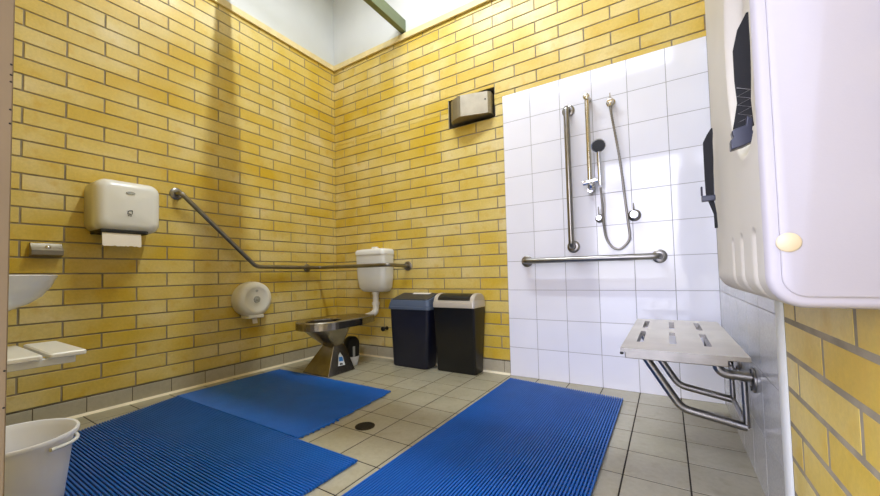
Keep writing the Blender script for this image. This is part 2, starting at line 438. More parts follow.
# ------------------------------------------------------------------ paper towel dispenser (left wall)
def cushion(bm, P, u0, u1, v0, v1, depth, bulge, r, steps=8, nside=6, taper=0.0):
    """wall box with a rounded, bulging front; P(u,v,d)"""
    cu, cv = (u0+u1)/2, (v0+v1)/2; hu, hv = (u1-u0)/2, (v1-v0)/2
    prof = [(0, 0.), (depth*.72, 0.)]
    for k in range(1, steps+1):
        a = pi/2*k/steps
        prof.append((depth*.72+(depth*.28)*math.sin(a), r*.9*(1-math.cos(a))))
    rings = []
    for d, ins in prof:
        rings.append([P(x, y, d) for x, y in rrect(cu, cv, hu-ins-taper*d, hv-ins-taper*d, max(r-ins*.5, .008), nside)])
    vs_ = ring_loft(bm, rings, True, False)
    last = prof[-1]
    for t in (.66, .33):
        ring = [P(cu+(x-cu)*t, cv+(y-cv)*t, depth+bulge*(1-t*t)) for x, y in rrect(cu, cv, hu-last[1]-taper*depth, hv-last[1]-taper*depth, r*.6, nside)]
        nv = [bm.verts.new(p) for p in ring]; n = len(nv)
        for i in range(n): bm.faces.new((vs_[-1][i], vs_[-1][(i+1) % n], nv[(i+1) % n], nv[i]))
        vs_.append(nv)
    bm.faces.new(vs_[-1])
PW = lambda u, v, d: (.0005+d, u, v)
pt = thing('paper_towel_dispenser', 'white rounded paper towel dispenser mounted high on the left brick wall', 'paper towel dispenser', (0, -1.69, 1.02))
bm = B(); cushion(bm, PW, -1.838, -1.538, 1.018, 1.312, .20, .008, .055); obj('cover', bm, M['white_plastic'], pt, smooth=True)
bm = B(); box(bm, (.005, -1.815, 1.010), (.186, -1.60, 1.03)); obj('base', bm, M['black'], pt, bevel=.006)
bm = B(); lathe(bm, [(.1995+.004, .0165), (.2095, .016)], (0.0, 0, 0), (1, 0, 0), 20)
bmesh.ops.scale(bm, vec=(1, 1.25, .5), verts=bm.verts); bmesh.ops.translate(bm, vec=(0, -1.692, 1.24), verts=bm.verts)
obj('badge', bm, M['badge'], pt, smooth=True, auto=40)
bm = B()   # pictogram: cut towel with two drops
for q in (((.2, -1.684, 1.136), (.2102, -1.664, 1.158)),): pass
def picto(bm, pts, x0=.204, x1=.2096):
    ring_loft(bm, [[(x, -1.694+a*.001, 1.12+b*.001) for a, b in pts] for x in (x0, x1)])
picto(bm, [(-10, 16), (-3, 20), (10, 21), (11, 17), (-2, 16), (-9, 12)])
picto(bm, [(-11, 14), (-8, 13), (-9, -1), (-12, 0)])
picto(bm, [(8, 17), (11, 17), (11, 3), (8, 1)])
picto(bm, [(-10, 0), (-3, 3), (4, 0), (10, 4), (11, 1), (3, -4), (-3, -1), (-10, -4)])
picto(bm, [(-9, -8), (-5, -7), (-4, -12), (-8, -13)]); picto(bm, [(1, -8), (5, -6), (6, -13), (2, -14)])
obj('pictogram', bm, M['icon'], pt)
bm = B()   # sheet with a torn lower edge
n = 22; rows = []
for j in range(5):
    rows.append([(.176+.010*math.sin(j/4*1.4), -1.806+.172*i/n, 1.022-.082*j/4-(random.uniform(0, .007) if j == 4 else 0)) for i in range(n+1)])
fr = [[bm.verts.new(p) for p in r] for r in rows]; bk = [[bm.verts.new((p[0]-.0015, p[1], p[2])) for p in r] for r in rows]
for g in (fr, bk):
    for a, b in zip(g, g[1:]):
        for i in range(n): bm.faces.new((a[i], a[i+1], b[i+1], b[i]))
tag(obj('paper_towel', bm, M['paper'], smooth=True), 'torn white paper towel hanging from the dispenser on the left wall', 'paper towel')

# steel push-button box
so = thing('soap_dispenser', 'small grey steel box with a round push button, left of the paper towel dispenser', 'soap dispenser', (0, -1.985, .88))
bm = B()
ring_loft(bm, [[(x, y, z) for x, z in ((.0005, .875), (.05, .885), (.055, .912), (.03, .930), (.02, .948), (.0005, .948))] for y in (-2.043, -1.926)])
obj('body', bm, M['niche'], so, bevel=.002)
bm = B(); lathe(bm, [(0, .011), (.008, .012), (.014, .009), (.016, .003)], (.034, -1.982, .922), (1, 0, .6), 18); obj('button', bm, M['chrome'], so, smooth=True)

# round toilet roll dispenser
rd = thing('toilet_roll_dispenser', 'round white toilet roll dispenser on the left brick wall beside the toilet', 'toilet roll dispenser', (0, -.90, .45))
CY, CZ = -.893, .577
bm = B(); lathe(bm, [(0.0005, .132), (.03, .136), (.075, .136), (.1, .130), (.114, .114), (.118, .100), (.1185, .09), (.116, .086), (.117, .04), (.118, 0)], (0, CY, CZ), (1, 0, 0), 44)
obj('cover', bm, M['cream_plastic'], rd, smooth=True, auto=60)
bm = B(); lathe(bm, [(.116, .026), (.122, .025), (.124, .02), (.122, .012), (.125, .008), (.126, .001)], (0, CY, CZ), (1, 0, 0), 24); obj('lock', bm, M['badge'], rd, smooth=True, auto=40)
bm = B(); lathe(bm, [(.116, .01), (.1195, .01)], (0, CY, CZ+.065), (1, 0, 0), 16); obj('badge', bm, M['badge'], rd)
bm = B(); box(bm, (.002, CY-.062, CZ-.143), (.112, CY+.062, CZ-.118)); obj('outlet', bm, M['cream_plastic'], rd, bevel=.006)
bm = B()
ring_loft(bm, [[(.07+.01*t, CY-.012+t*.003, CZ-.145-.04*t), (.0712+.01*t, CY-.012, CZ-.145-.04*t), (.0712+.01*t, CY+.028-t*.004, CZ-.145-.04*t), (.07+.01*t, CY+.028, CZ-.145-.04*t)] for t in (0, .5, 1)])
tag(obj('toilet_paper', bm, M['paper']), 'end of toilet paper hanging below the round roll dispenser', 'toilet paper')

# ------------------------------------------------------------------ grab rails
def flange(p, axis, r=.04, parent=None, m=None, name='flange'):
    bm = B(); lathe(bm, [(.0006, r), (.005, r), (.009, r*.86), (.011, r*.5), (.011, .017)], p, axis, 28)
    return obj(name, bm, m or M['steel'], parent, smooth=True, auto=40)
gr = thing('grab_rail', 'long bent steel grab rail sloping down the left wall to the corner', 'grab rail', (0, -.9, .82))
ox = .065
path = fillet([(.008, -1.385, 1.318), (ox, -1.385, 1.318), (ox, -.865, .828), (ox, -.25, .822), (.875, -.25, .822), (.887, -.008, .813)], .036, 8)
bm = B(); tube(bm, path, .016, 16); obj('rail', bm, M['steel'], gr, smooth=True, auto=60)
flange((0, -1.385, 1.318), (1, 0, 0), parent=gr); flange((.887, 0, .813), (0, -1, 0), parent=gr); flange((0, -.347, .82), (1, 0, 0), .036, parent=gr)
bm = B(); tube(bm, [(.008, -.347, .815), (ox, -.347, .82)], .009, 12); obj('standoff', bm, M['steel'], gr, smooth=True)
gv = thing('grab_rail', 'upright steel grab rail on the white tiles left of the hand shower', 'grab rail', (2.262, -.009, .9))
bm = B(); tube(bm, fillet([(2.26, -.016, 1.805), (2.26, -.075, 1.805), (2.262, -.075, .897), (2.262, -.016, .897)], .035, 8), .0185, 16); obj('rail', bm, M['steel'], gv, smooth=True, auto=60)
flange((2.26, -.0095, 1.805), (0, -1, 0), parent=gv); flange((2.262, -.0095, .897), (0, -1, 0), parent=gv)
gh = thing('grab_rail', 'straight horizontal steel grab rail on the white tiles below the shower hose', 'grab rail', (2.34, -.009, .8))
bm = B(); tube(bm, fillet([(1.945, -.016, .812), (1.945, -.075, .812), (2.742, -.075, .812), (2.742, -.016, .812)], .035, 8), .0185, 16); obj('rail', bm, M['steel'], gh, smooth=True, auto=60)
flange((1.945, -.0095, .812), (0, -1, 0), parent=gh); flange((2.742, -.0095, .812), (0, -1, 0), parent=gh)

# ------------------------------------------------------------------ steel toilet
to = thing('toilet', 'stainless steel toilet pan with a tapered pedestal in the corner', 'toilet', (.51, -.55, 0))
def quad_loft(bm, secs, n=8):
    rings = []
    for (cx, cy, hx, hy, r, z) in secs: rings.append([(x, y, z) for x, y in rrect(cx, cy, hx, hy, r, n)])
    return ring_loft(bm, rings)
bm = B(); quad_loft(bm, [(.51, -.545, .147, .132, .003, .0008), (.51, -.545, .145, .130, .003, .012), (.515, -.50, .062, .058, .006, .200)]); obj('pedestal', bm, M['pan_steel'], to, bevel=.003)
bm = B()
secs = [(.515, -.50, .052, .052, .03, .185), (.51, -.53, .098, .115, .07, .26), (.51, -.565, .155, .185, .14, .345)]
quad_loft(bm, secs); obj('bowl', bm, M['pan_steel'], to, smooth=True, auto=50)
# rim slab with an oval opening
bm = B()
def outline(hx, y_back, y_c, ins=0, n=20):
    pts = []
    for k in range(n+1):
        a = pi+pi*k/n
        pts.append((.51+(hx-ins)*math.cos(a), y_c+(hx+.015-ins)*math.sin(a)))
    pts += [(.51+(hx-ins), -.36), (.51+.115-ins, y_back+.02), (.51+.115-ins, y_back), (.51-.115+ins, y_back), (.51-.115+ins, y_back+.02), (.51-(hx-ins), -.36)]
    return pts
o_ = outline(.184, -.165, -.605)
n = len(o_)
def hole(z, s=1.):
    out = []
    for x, y in o_:
        a = math.atan2(y+.60, x-.51)
        out.append((.51+.115*s*math.cos(a), -.585+.15*s*math.sin(a), z))
    return out
rings = [hole(.3905, .985), hole(.398, 1.), [(x, y, .405) for x, y in outline(.184, -.165, -.605, .008)], [(x, y, .398) for x, y in o_], [(x, y, .345) for x, y in o_], hole(.345, 1.02)]
ring_loft(bm, rings, cap0=False, cap1=False)
obj('rim', bm, M['pan_steel'], to)
bm = B(); ring_loft(bm, [hole(.3905, .984), hole(.36, .93), hole(.29, .6), hole(.27, .3)], cap0=False); obj('bowl_lining', bm, M['lining'], to, smooth=True)
# sticker on right face of pedestal
def on_face(u, v, off):   # u along y (0..1 front to back), v height 0..1
    z = .012+v*(.200-.012); x = .655+(.577-.655)*v; hy = .130+(.058-.130)*v; cy = -.545+.045*v
    return (x+off*.95, cy-hy+2*hy*u, z+off*.33)
def decal(name, pts, m, off=.0012):
    bm = B(); ring_loft(bm, [[on_face(u, v, o) for u, v in pts] for o in (-.0005, off)]); return obj(name, bm, m, to)
decal('sticker', [(.36, .24), (.66, .22), (.62, .54), (.50, .72), (.40, .62)], M['sticker_white'])
decal('sticker', [(.40, .40), (.61, .38), (.59, .54), (.41, .56)], M['sticker_blue'], .0018)
decal('sticker', [(.42, .26), (.58, .25), (.54, .32), (.44, .34)], M['icon'], .0018)

# cistern
ci = thing('cistern', 'white plastic toilet cistern high on the back wall above the steel toilet', 'cistern', (.59, 0, .59))
cs = lambda hx, y0, r, z, cx=.584: [(x, y, z) for x, y in rrect(cx, y0/2-.001, hx+.006, abs(y0)/2-.001, r, 6)]
bm = B(); ring_loft(bm, [cs(.085, -.10, .04, .592), cs(.125, -.135, .05, .60), cs(.146, -.152, .045, .635), cs(.156, -.16, .04, .72), cs(.163, -.165, .035, .922)]); obj('tank', bm, M['white_plastic'], ci, smooth=True, auto=50)
bm = B(); ring_loft(bm, [cs(.166, -.170, .036, .921), cs(.167, -.171, .036, .947), cs(.155, -.163, .035, .964), cs(.12, -.14, .04, .972), cs(.03, -.05, .02, .974)]); obj('lid', bm, M['white_plastic'], ci, smooth=True, auto=55)
bm = B(); quad_loft(bm, [(.59, -.085, .032, .022, .015, .970), (.59, -.085, .030, .020, .015, .990)], 4); obj('flush_button', bm, M['white_plastic'], ci, bevel=.002)
bm = B(); tube(bm, fillet([(.592, -.08, .60), (.592, -.08, .50)], .02), .026, 16); box(bm, (0, 0, 0), (1e-5, 1e-5, 1e-5)); bm.clear() if False else None
bm.free(); bm = B(); lathe(bm, [(0, .03), (.03, .034), (.03, .026), (.10, .026), (.10, .034), (.125, .034), (.125, .02)], (.585, -.08, .603), (0, 0, -1), 20)
obj('flush_pipe', bm, M['cream_plastic'], ci, smooth=True, auto=40)
bm = B(); tube(bm, fillet([(.585, -.08, .482), (.585, -.08, .415), (.54, -.12, .385), (.525, -.162, .375)], .03), .028, 18); obj('elbow', bm, M['cream_plastic'], ci, smooth=True, auto=60)
# stop tap on the wall, between pan and bin
st = thing('stop_tap', 'small dark stop tap on the back wall between toilet and navy bin', 'tap', (.64, 0, .266))
bm = B(); lathe(bm, [(.0006, .018), (.004, .018), (.005, .009), (.05, .009)], (.64, 0, .266), (0, -1, 0), 16); obj('valve_body', bm, M['iron'], st, smooth=True, auto=40)
bm = B(); lathe(bm, [(.045, .019), (.05, .021), (.06, .021), (.064, .017)], (.64, 0, .266), (0, -1, 0), 8); obj('handwheel', bm, M['black'], st)

# toilet brush holder
tb = thing('toilet_brush_holder', 'white toilet brush tub with dark domed cover, behind the steel toilet', 'toilet brush', (.515, -.315, 0))
bx, by = .515, -.315
bm = B(); lathe(bm, [(.0008, .052), (.006, .055), (.06, .066), (.075, .07), (.075, .062), (.02, .05)], (bx, by, 0), (0, 0, 1), 28); obj('tub', bm, M['ceramic'], tb, smooth=True, auto=40)
bm = B()
rings = []
for x, sc in ((bx-.03, .92), (bx-.022, 1), (bx+.03, 1), (bx+.038, .92)):
    rings.append([(x, by+sc*.062*math.cos(a), .170+sc*.066*math.sin(a)) for a in [pi*k/14 for k in range(15)]]+[(x, by-.054*sc, .03), (x, by+.054*sc, .03)])
ring_loft(bm, rings); obj('cover', bm, M['black'], tb, smooth=True, auto=45)
bm = B(); quad_loft(bm, [(bx+.036, by-.005, .004, .013, .003, .07), (bx+.036, by-.005, .004, .013, .003, .155)], 3); obj('handle', bm, M['badge'], tb)

# ------------------------------------------------------------------ bins
def bin_body(bm, c0, h0, c1, h1, zt, r=.03):
    rings = []
    for k, z in enumerate((.0008, .01, zt)):
        t = z/zt; cx = c0[0]+(c1[0]-c0[0])*t; cy = c0[1]+(c1[1]-c0[1])*t
        hx = h0[0]+(h1[0]-h0[0])*t-(.006 if k == 0 else 0); hy = h0[1]+(h1[1]-h0[1])*t-(.006 if k == 0 else 0)
        rings.append([(x, y, z) for x, y in rrect(cx, cy, hx, hy, r, 5)])
    ring_loft(bm, rings)
b1 = thing('waste_bin', 'navy plastic swing-top bin with slate blue lid, nearer the toilet', 'bin', (1.05, -.12, 0), 'waste bins by the back wall')
bm = B(); bin_body(bm, (1.012, -.105), (.170, .072), (1.044, -.125), (.192, .095), .470); obj('body', bm, M['bin_navy'], b1, smooth=True, auto=40)
def lidsec(cx, cy, hx, hy, r, z): return [(x, y, z) for x, y in rrect(cx, cy, hx, hy, r, 5)]
bm = B(); ring_loft(bm, [lidsec(1.044, -.1255, .200, .101, .03, .464), lidsec(1.044, -.1255, .203, .104, .03, .466), lidsec(1.044, -.1255, .203, .104, .03, .486), lidsec(1.044, -.1255, .199, .100, .03, .488), lidsec(1.044, -.1255, .199, .100, .03, .500), [(x, y, .560+.26*(y+.12)) for x, y, z in lidsec(1.044, -.122, .188, .092, .03, 0)]])
obj('lid', bm, M['bin_slate'], b1, smooth=True, auto=20)
bm = B(); ring_loft(bm, [[(x, y, zz+.26*(y+.12)) for x, y, z in lidsec(1.044, -.122, .176, .084, .02, 0)] for zz in (.556, .566)]); obj('flap', bm, M['bin_dark'], b1, bevel=.003)
bm = B(); ring_loft(bm, [[(x, y, .56+.26*(y+.12)+dz) for x, y in ((.985, -.075), (1.155, -.075), (1.155, -.047), (.985, -.047))] for dz in (.0062, .0085)]); obj('flap_edge', bm, M['white_plastic'], b1)
b2 = thing('waste_bin', 'black plastic bin with silver rim and black flap lid, beside the white tiles', 'bin', (1.43, -.1, 0), 'waste bins by the back wall')
bm = B(); bin_body(bm, (1.418, -.078), (.166, .062), (1.445, -.114), (.171, .098), .492, .014); obj('body', bm, M['bin_black'], b2, smooth=True, auto=40)
bm = B()
ring_loft(bm, [lidsec(1.445, -.114, .172, .100, .016, .489), lidsec(1.445, -.114, .174, .102, .016, .492), lidsec(1.445, -.114, .174, .102, .016, .522), lidsec(1.445, -.112, .170, .097, .018, .540), lidsec(1.445, -.112, .160, .088, .018, .543)])
obj('lid', bm, M['bin_silver'], b2, smooth=True, auto=30)
for xa, xb in ((1.276, 1.312), (1.578, 1.614)):
    bm = B(); rings = []
    for x in (xa, xa+.006, xb-.006, xb):
        q = 0 if xa+.001 < x < xb-.001 else .006
        rings.append([(x, -.208+q, .538)]+[(x, -.112-(.085-q)*math.cos(t), .556+(.036-q)*math.sin(t)) for t in [pi*k/10 for k in range(11)]]+[(x, -.018-q, .538)])
    ring_loft(bm, rings); obj('lid_end', bm, M['bin_silver'], b2, smooth=True, auto=40)
bm = B(); rings = []
for x in (1.3135, 1.5765):
    rings.append([(x, -.205, .5435)]+[(x, -.112-.088*math.cos(t), .552+.038*math.sin(t)) for t in [pi*k/12 for k in range(13)]]+[(x, -.02, .5435)])
ring_loft(bm, rings); obj('flap', bm, M['bin_black'], b2, smooth=True, auto=50)
bm = B(); box(bm, (1.40, -.213, .51), (1.49, -.2105, .519)); obj('label_strip', bm, M['bin_dark'], b2)

# ------------------------------------------------------------------ steel unit in the niche
hd = thing('hand_dryer', 'angled stainless steel unit set in a recess of the back brick wall', 'hand dryer', (1.53, .0, 1.93))
plan = [(1.362, .11), (1.362, .0), (1.385, -.055), (1.42, -.085), (1.47, -.108), (1.50, -.115), (1.700, -.058), (1.716, -.04), (1.716, .11)]
bm = B(); ring_loft(bm, [[(x, y, z) for x, y in plan] for z in (1.925, 2.088)]); obj('cover', bm, M['niche'], hd)
bm = B(); lathe(bm, [(0, .006), (.004, .005)], (1.682, -.0625, 2.03), (.28, -.96, 0), 12); obj('lock', bm, M['black'], hd)
bm = B(); box(bm, (1.3285, -.004, 1.907), (1.336, .112, 2.133)); box(bm, (1.336, .100, 1.907), (1.3615, .112, 2.133)); obj('backplate', bm, M['niche'], hd)

# ------------------------------------------------------------------ shower
sr = thing('shower_rail', 'chrome slide rail on the white tiles carrying the hand shower', 'shower rail', (2.38, -.0095, 1.27))
bm = B(); tube(bm, [(2.385, -.058, 1.842), (2.385, -.058, 1.235)], .0140, 16); obj('rod', bm, M['brass'], sr, smooth=True, auto=60)
bm = B(); lathe(bm, [(.0006, .02), (.03, .018), (.05, .02), (.072, .019), (.076, .012)], (2.385, -.0095, 1.842), (0, -1, 0), 20); obj('top_bracket', bm, M['brass'], sr, smooth=True, auto=40)
bm = B(); lathe(bm, [(.0006, .02), (.05, .018), (.065, .018)], (2.385, -.0095, 1.245), (0, -1, 0), 20); obj('bottom_bracket', bm, M['chrome'], sr, smooth=True, auto=40)
bm = B(); tube(bm, [(2.345, -.066, 1.292), (2.432, -.066, 1.300)], .0175, 16)
obj('slider', bm, M['chrome'], sr, smooth=True, auto=40)
bm = B(); lathe(bm, [(0, .012), (.02, .02), (.045, .022), (.05, .014)], (2.395, -.066, 1.288), (.1, -.7, -.75), 18); obj('slider_knob', bm, M['chrome'], sr, smooth=True, auto=40)
hs = thing('hand_shower', 'chrome hand shower with round grey spray face, resting in the slide rail holder', 'shower head', (2.44, -.08, 1.3))
hc = Vector((2.452, -.125, 1.498)); fd = Vector((.10, -.86, -.5)).normalized()
bm = B(); lathe(bm, [(-.022, .015), (-.016, .030), (-.006, .041), (.004, .043), (.008, .041)], hc, fd, 30); obj('head', bm, M['chrome'], hs, smooth=True, auto=50)
bm = B(); lathe(bm, [(.0075, .0385), (.0095, .038), (.0105, .02), (.0105, .001)], hc, fd, 30); obj('spray_face', bm, M['spray'], hs, smooth=True, auto=40)
bm = B()
s = fd.orthogonal().normalized(); u = fd.cross(s)
for rr, k in ((.034, 14), (.022, 9), (.010, 5)):
    for i in range(k):
        a = 2*pi*i/k; lathe(bm, [(.010, .0022), (.0125, .0018)], hc+(s*math.cos(a)+u*math.sin(a))*rr, fd, 6)
obj('nozzles', bm, M['badge'], hs)
bm = B(); hp = [hc-fd*.008, Vector((2.448, -.095, 1.44)), Vector((2.447, -.082, 1.37)), Vector((2.448, -.078, 1.262))]
tube(bm, fillet(hp, .04), [.014]+[.0125]*7+[.0125]*7+[.010], 16); obj('handle', bm, M['chrome'], hs, smooth=True, auto=60)
# hose
ho = thing('shower_hose', 'looping chrome shower hose hanging from a wall outlet to the hand shower', 'shower hose', (2.53, -.0095, 1.8))
def pxpath(): pass
hpts = [(2.518, -.045, 1.765), (2.524, -.045, 1.69), (2.556, -.04, 1.43), (2.576, -.036, 1.17), (2.588, -.034, 1.02), (2.592, -.032, .93), (2.565, -.032, .885), (2.53, -.032, .865), (2.49, -.032, .885), (2.462, -.035, .945), (2.453, -.045, 1.03), (2.452, -.062, 1.15), (2.448, -.078, 1.25)]
def smooth_curve(pts, k=8):
    P = [Vector(p) for p in pts]; out = []
    for i in range(len(P)-1):
        p0, p1, p2, p3 = P[max(i-1, 0)], P[i], P[i+1], P[min(i+2, len(P)-1)]
        for j in range(k):
            t = j/k
            out.append(.5*((2*p1)+(-p0+p2)*t+(2*p0-5*p1+4*p2-p3)*t*t+(-p0+3*p1-3*p2+p3)*t**3))
    return out+[P[-1]]
cp = smooth_curve(hpts, 30)
bm = B(); tube(bm, cp, [.0058 if i % 2 else .0080 for i in range(len(cp))], 12); obj('hose', bm, M['steel'], ho, smooth=True)
bm = B(); lathe(bm, [(.0006, .026), (.006, .026), (.010, .02), (.035, .02), (.05, .017), (.052, .008)], (2.518, -.0095, 1.79), (0, -1, 0), 22); tube(bm, [(2.518, -.045, 1.79), (2.518, -.045, 1.755)], .012, 14); obj('wall_outlet', bm, M['brass'], ho, smooth=True, auto=40)
bm = B(); tube(bm, [(2.518, -.04, 1.80), (2.518, -.04, 1.842)], .0025, 8); obj('pin', bm, M['brass'], ho)
for i, (x, r, lab) in enumerate(((2.428, .027, 'small round chrome lever tap left of the hanging hose loop'), (2.622, .036, 'larger round chrome lever tap right of the hanging hose loop'))):
    tp = thing('shower_tap', lab, 'tap', (x, -.0095, 1.066), 'shower taps')
    bm = B(); lathe(bm, [(.0006, r), (.004, r), (.009, r*.75), (.012, r*.62)], (x, -.0095, 1.066), (0, -1, 0), 26); obj('cover_plate', bm, M['steel'], tp, smooth=True, auto=40)
    bm = B(); lathe(bm, [(.01, r*.6), (.03, r*.66), (.045, r*.66), (.05, r*.55), (.05, r*.3), (.047, r*.28), (.047, .001)], (x, -.0095, 1.066), (0, -1, 0), 22); obj('knob', bm, M['chrome'], tp, smooth=True, auto=40)
    bm = B(); tube(bm, [(x, -.046, 1.078), (x, -.062, 1.135)], [.0038, .0028], 8); obj('lever', bm, M['steel'], tp, smooth=True)

# ------------------------------------------------------------------ fold-down shower seat
se = thing('shower_seat', 'fold-down stainless steel shower seat with slots on the right tiled wall', 'shower seat', (3.013, -.7, .3))
SX0, SX1, SY0, SY1, SZ = 2.630, 2.972, -1.118, -.275, .4735
slots = []
for cx in (2.681, 2.783, 2.883):
    slots += [(cx-.0105, cx+.0105, -.975, -.71), (cx-.0105, cx+.0105, -.60, -.365)]
def slab_slots(bm, z0, z1):
    xs_ = sorted({SX0, SX1}|{v for s_ in slots for v in s_[:2]}); ys_ = sorted({SY0, SY1}|{v for s_ in slots for v in s_[2:]})
    for z, rev in ((z1, False), (z0, True)):
        g = {}
        for a, x in enumerate(xs_):
            for b, y in enumerate(ys_): g[a, b] = bm.verts.new((x, y, z))
        for a in range(len(xs_)-1):
            for b in range(len(ys_)-1):
                mx, my = (xs_[a]+xs_[a+1])/2, (ys_[b]+ys_[b+1])/2
                if any(s_[0] < mx < s_[1] and s_[2] < my < s_[3] for s_ in slots): continue
                f = [g[a, b], g[a+1, b], g[a+1, b+1], g[a, b+1]]
                bm.faces.new(f[::-1] if rev else f)
        if z == z1: top = g
        else: bot = g
    for e in [e for e in bm.edges if len(e.link_faces) == 1 and all(abs(v.co.z-z1) < 1e-6 for v in e.verts)]:
        a, b = e.verts
        fa = min(bot.values(), key=lambda v: (v.co.xy-a.co.xy).length); fb = min(bot.values(), key=lambda v: (v.co.xy-b.co.xy).length)
        bm.faces.new((a, b, fb, fa)).material_index = 1
    for v in [v for v in bm.verts if not v.link_faces]: bm.verts.remove(v)
bm = B(); slab_slots(bm, SZ-.013, SZ); obj('seat_plate', bm, [M['steel_plate'], M['steel']], se)
bm = B()
for a, b in (((SX0+.012, SY0+.012), (SX1-.05, SY0+.042)), ((SX0+.012, SY1-.042), (SX1-.05, SY1-.012)), ((SX0+.012, SY0+.042), (SX0+.04, SY1-.042)), ((SX1-.08, SY0+.042), (SX1-.05, SY1-.042))):
    box(bm, (a[0], a[1], SZ-.036), (b[0], b[1], SZ-.0135))
obj('seat_frame', bm, M['steel'], se, bevel=.003)
bm = B(); box(bm, (SX0-.002, SY0-.002, SZ-.022), (SX0+.010, SY0+.010, SZ-.0135)); obj('bumper', bm, M['black'], se, bevel=.004)
for y in (-.87, -.56):
    bm = B(); tube(bm, fillet([(2.668, y, SZ-.038), (2.800, y, .222), (2.987, y, .188)], .028, 6), .0145, 14); obj('leg', bm, M['steel'], se, smooth=True, auto=60)
    bm = B(); tube(bm, fillet([(2.912, y, SZ-.038), (2.914, y, .364), (3.005, y, .361)], .045, 8), .016, 14); obj('hinge_arm', bm, M['steel'], se, smooth=True, auto=60)
    bm = B(); lathe(bm, [(.0006, .042), (.006, .042), (.008, .038)], (3.0135, y, .352), (-1, 0, 0), 26); f = obj('flange', bm, M['steel'], se, smooth=True, auto=40)
    for dz in (-.029, .029):
        bm = B(); lathe(bm, [(.007, .008), (.012, .0075)], (3.0135, y, .352+dz), (-1, 0, 0), 10); obj('bolt', bm, M['black'], f, loc=(0, 0, 0))
    bm = B(); tube(bm, [(2.985, y, .345), (2.987, y, .188)], .0095, 12); obj('upright', bm, M['steel'], se, smooth=True, auto=60)
bm = B(); tube(bm, [(2.987, -.87, .325), (2.987, -.56, .325)], .009, 12); tube(bm, [(2.987, -.87, .190), (2.987, -.56, .190)], .009, 12); obj('crossbar', bm, M['steel'], se, smooth=True, auto=60)

# ------------------------------------------------------------------ change station on the right wall
cw = thing('baby_change_station', 'large white plastic baby change station folded up on the right brick wall', 'baby change station', (XR, -1.5, .69))
CX0, CX1, CYn, CYf, CZ0, CZ1 = 2.894, XR-.0008, -1.815, -1.255, .681, 1.62
RC = .042
def profile(ins=0.):
    """x-z outline with rounded front corners; returns (x, z, nx, nz, front?)"""
    r = RC-ins; x0, z0, z1 = CX0+ins, CZ0+ins, CZ1-ins; out = [(CX1, z0, 0, -1, 0)]
    for k in range(9):
        a = pi/2*k/8; out.append((x0+r-r*math.sin(a), z0+r-r*math.cos(a), -math.sin(a), -math.cos(a), 0))
    m = 260
    for k in range(1, m): out.append((x0, z0+r+(z1-z0-2*r)*k/m, -1, 0, 1))
    for k in range(9):
        a = pi/2*k/8; out.append((x0+r-r*math.cos(a), z1-r+r*math.sin(a), -math.cos(a), math.sin(a), 0))
    out.append((CX1, z1, 0, 1, 0)); return out
def relief(y, z):
    e = math.sqrt(((y+1.715)/.158)**2+((z-1.16)/.24)**2)
    t_ = max(0, min(1, (1.0-e)/.11)); d = .028*t_*t_*(3-2*t_)
    if y < CYn+.022: d *= max(0, (y-CYn-.010)/.012)
    fl = 0
    for fy in (-1.74, -1.63, -1.525):
        if z < .80: fl += .010*math.exp(-((y-fy)/.010)**2)*min(1, max(0, (.80-z)/.012))*min(1, max(.0, (z-.684)/.03))
    return d+fl
ysl = [(CYn, .009), (CYn+.0012, .005), (CYn+.004, .002), (CYn+.009, 0)]+[(CYn+.009+(CYf-CYn-.018)*k/200, 0) for k in range(1, 200)]+[(CYf-.009, 0), (CYf-.004, .002), (CYf-.0012, .005), (CYf, .009)]
bm = B(); cols = []
for y, ins in ysl:
    col = []
    for (x, z, nx, nz, fr) in profile(ins):
        d = relief(y, z) if nx < -.2 and ins == 0 else 0
        col.append(bm.verts.new((x-nx*d, y, z-nz*d)))
    cols.append(col)
prf = profile()
for ia, (a, b) in enumerate(zip(cols, cols[1:])):
    for i in range(len(a)-1):
        f = bm.faces.new((a[i], a[i+1], b[i+1], b[i]))
        f.material_index = 1 if (prf[i][2] < -.3 and 3 <= ia < len(cols)-4) else 0
    bm.faces.new((a[-1], a[0], b[0], b[-1]))
bm.faces.new(cols[0]); bm.faces.new(cols[-1][::-1])
obj('bed_shell', bm, [M['change'], M['change_in']], cw, smooth=True, auto=40)
# moulded cover on the end facing the door, its seam parallel to the edge
bm = B(); rings = []
for y, ins in ((CYn-.0002, .0155), (CYn-.0026, .0158), (CYn-.004, .018)):
    rings.append([(x, y, z) for x, z, _, _, fr in profile(ins)])
ring_loft(bm, rings); obj('end_cover', bm, M['change'], cw, smooth=True, auto=35)
bm = B(); lathe(bm, [(-.002, .0132), (.0015, .0132), (.003, .0115), (.0035, .001)], (0, 0, 0), (0, -1, 0), 28)
bmesh.ops.translate(bm, vec=(2.918, CYn-.004, .771), verts=bm.verts); obj('hinge_cap', bm, M['cap'], cw, smooth=True, auto=40)
def ribbon(bm, pts, w, th=.0018):
    """webbing hanging at varying y: pts = (x centre, y, z, half width)"""
    rings = [[(x-hw, y-th, z), (x+hw, y-th, z), (x+hw, y+th, z), (x-hw, y+th, z)] for x, y, z, hw in pts]
    ring_loft(bm, rings)
S1Y = -1.70
s1 = B(); ribbon(s1, [(2.909, S1Y+.002, 1.172, .0015), (2.902, S1Y, 1.145, .008), (2.8985, S1Y, 1.112, .0115), (2.898, S1Y, 1.06, .011), (2.898, S1Y, 1.02, .009), (2.896, S1Y-.001, .99, .012), (2.895, S1Y-.002, .975, .014)], .02)
strap1 = obj('strap', s1, M['webbing'], cw)
b_ = B()
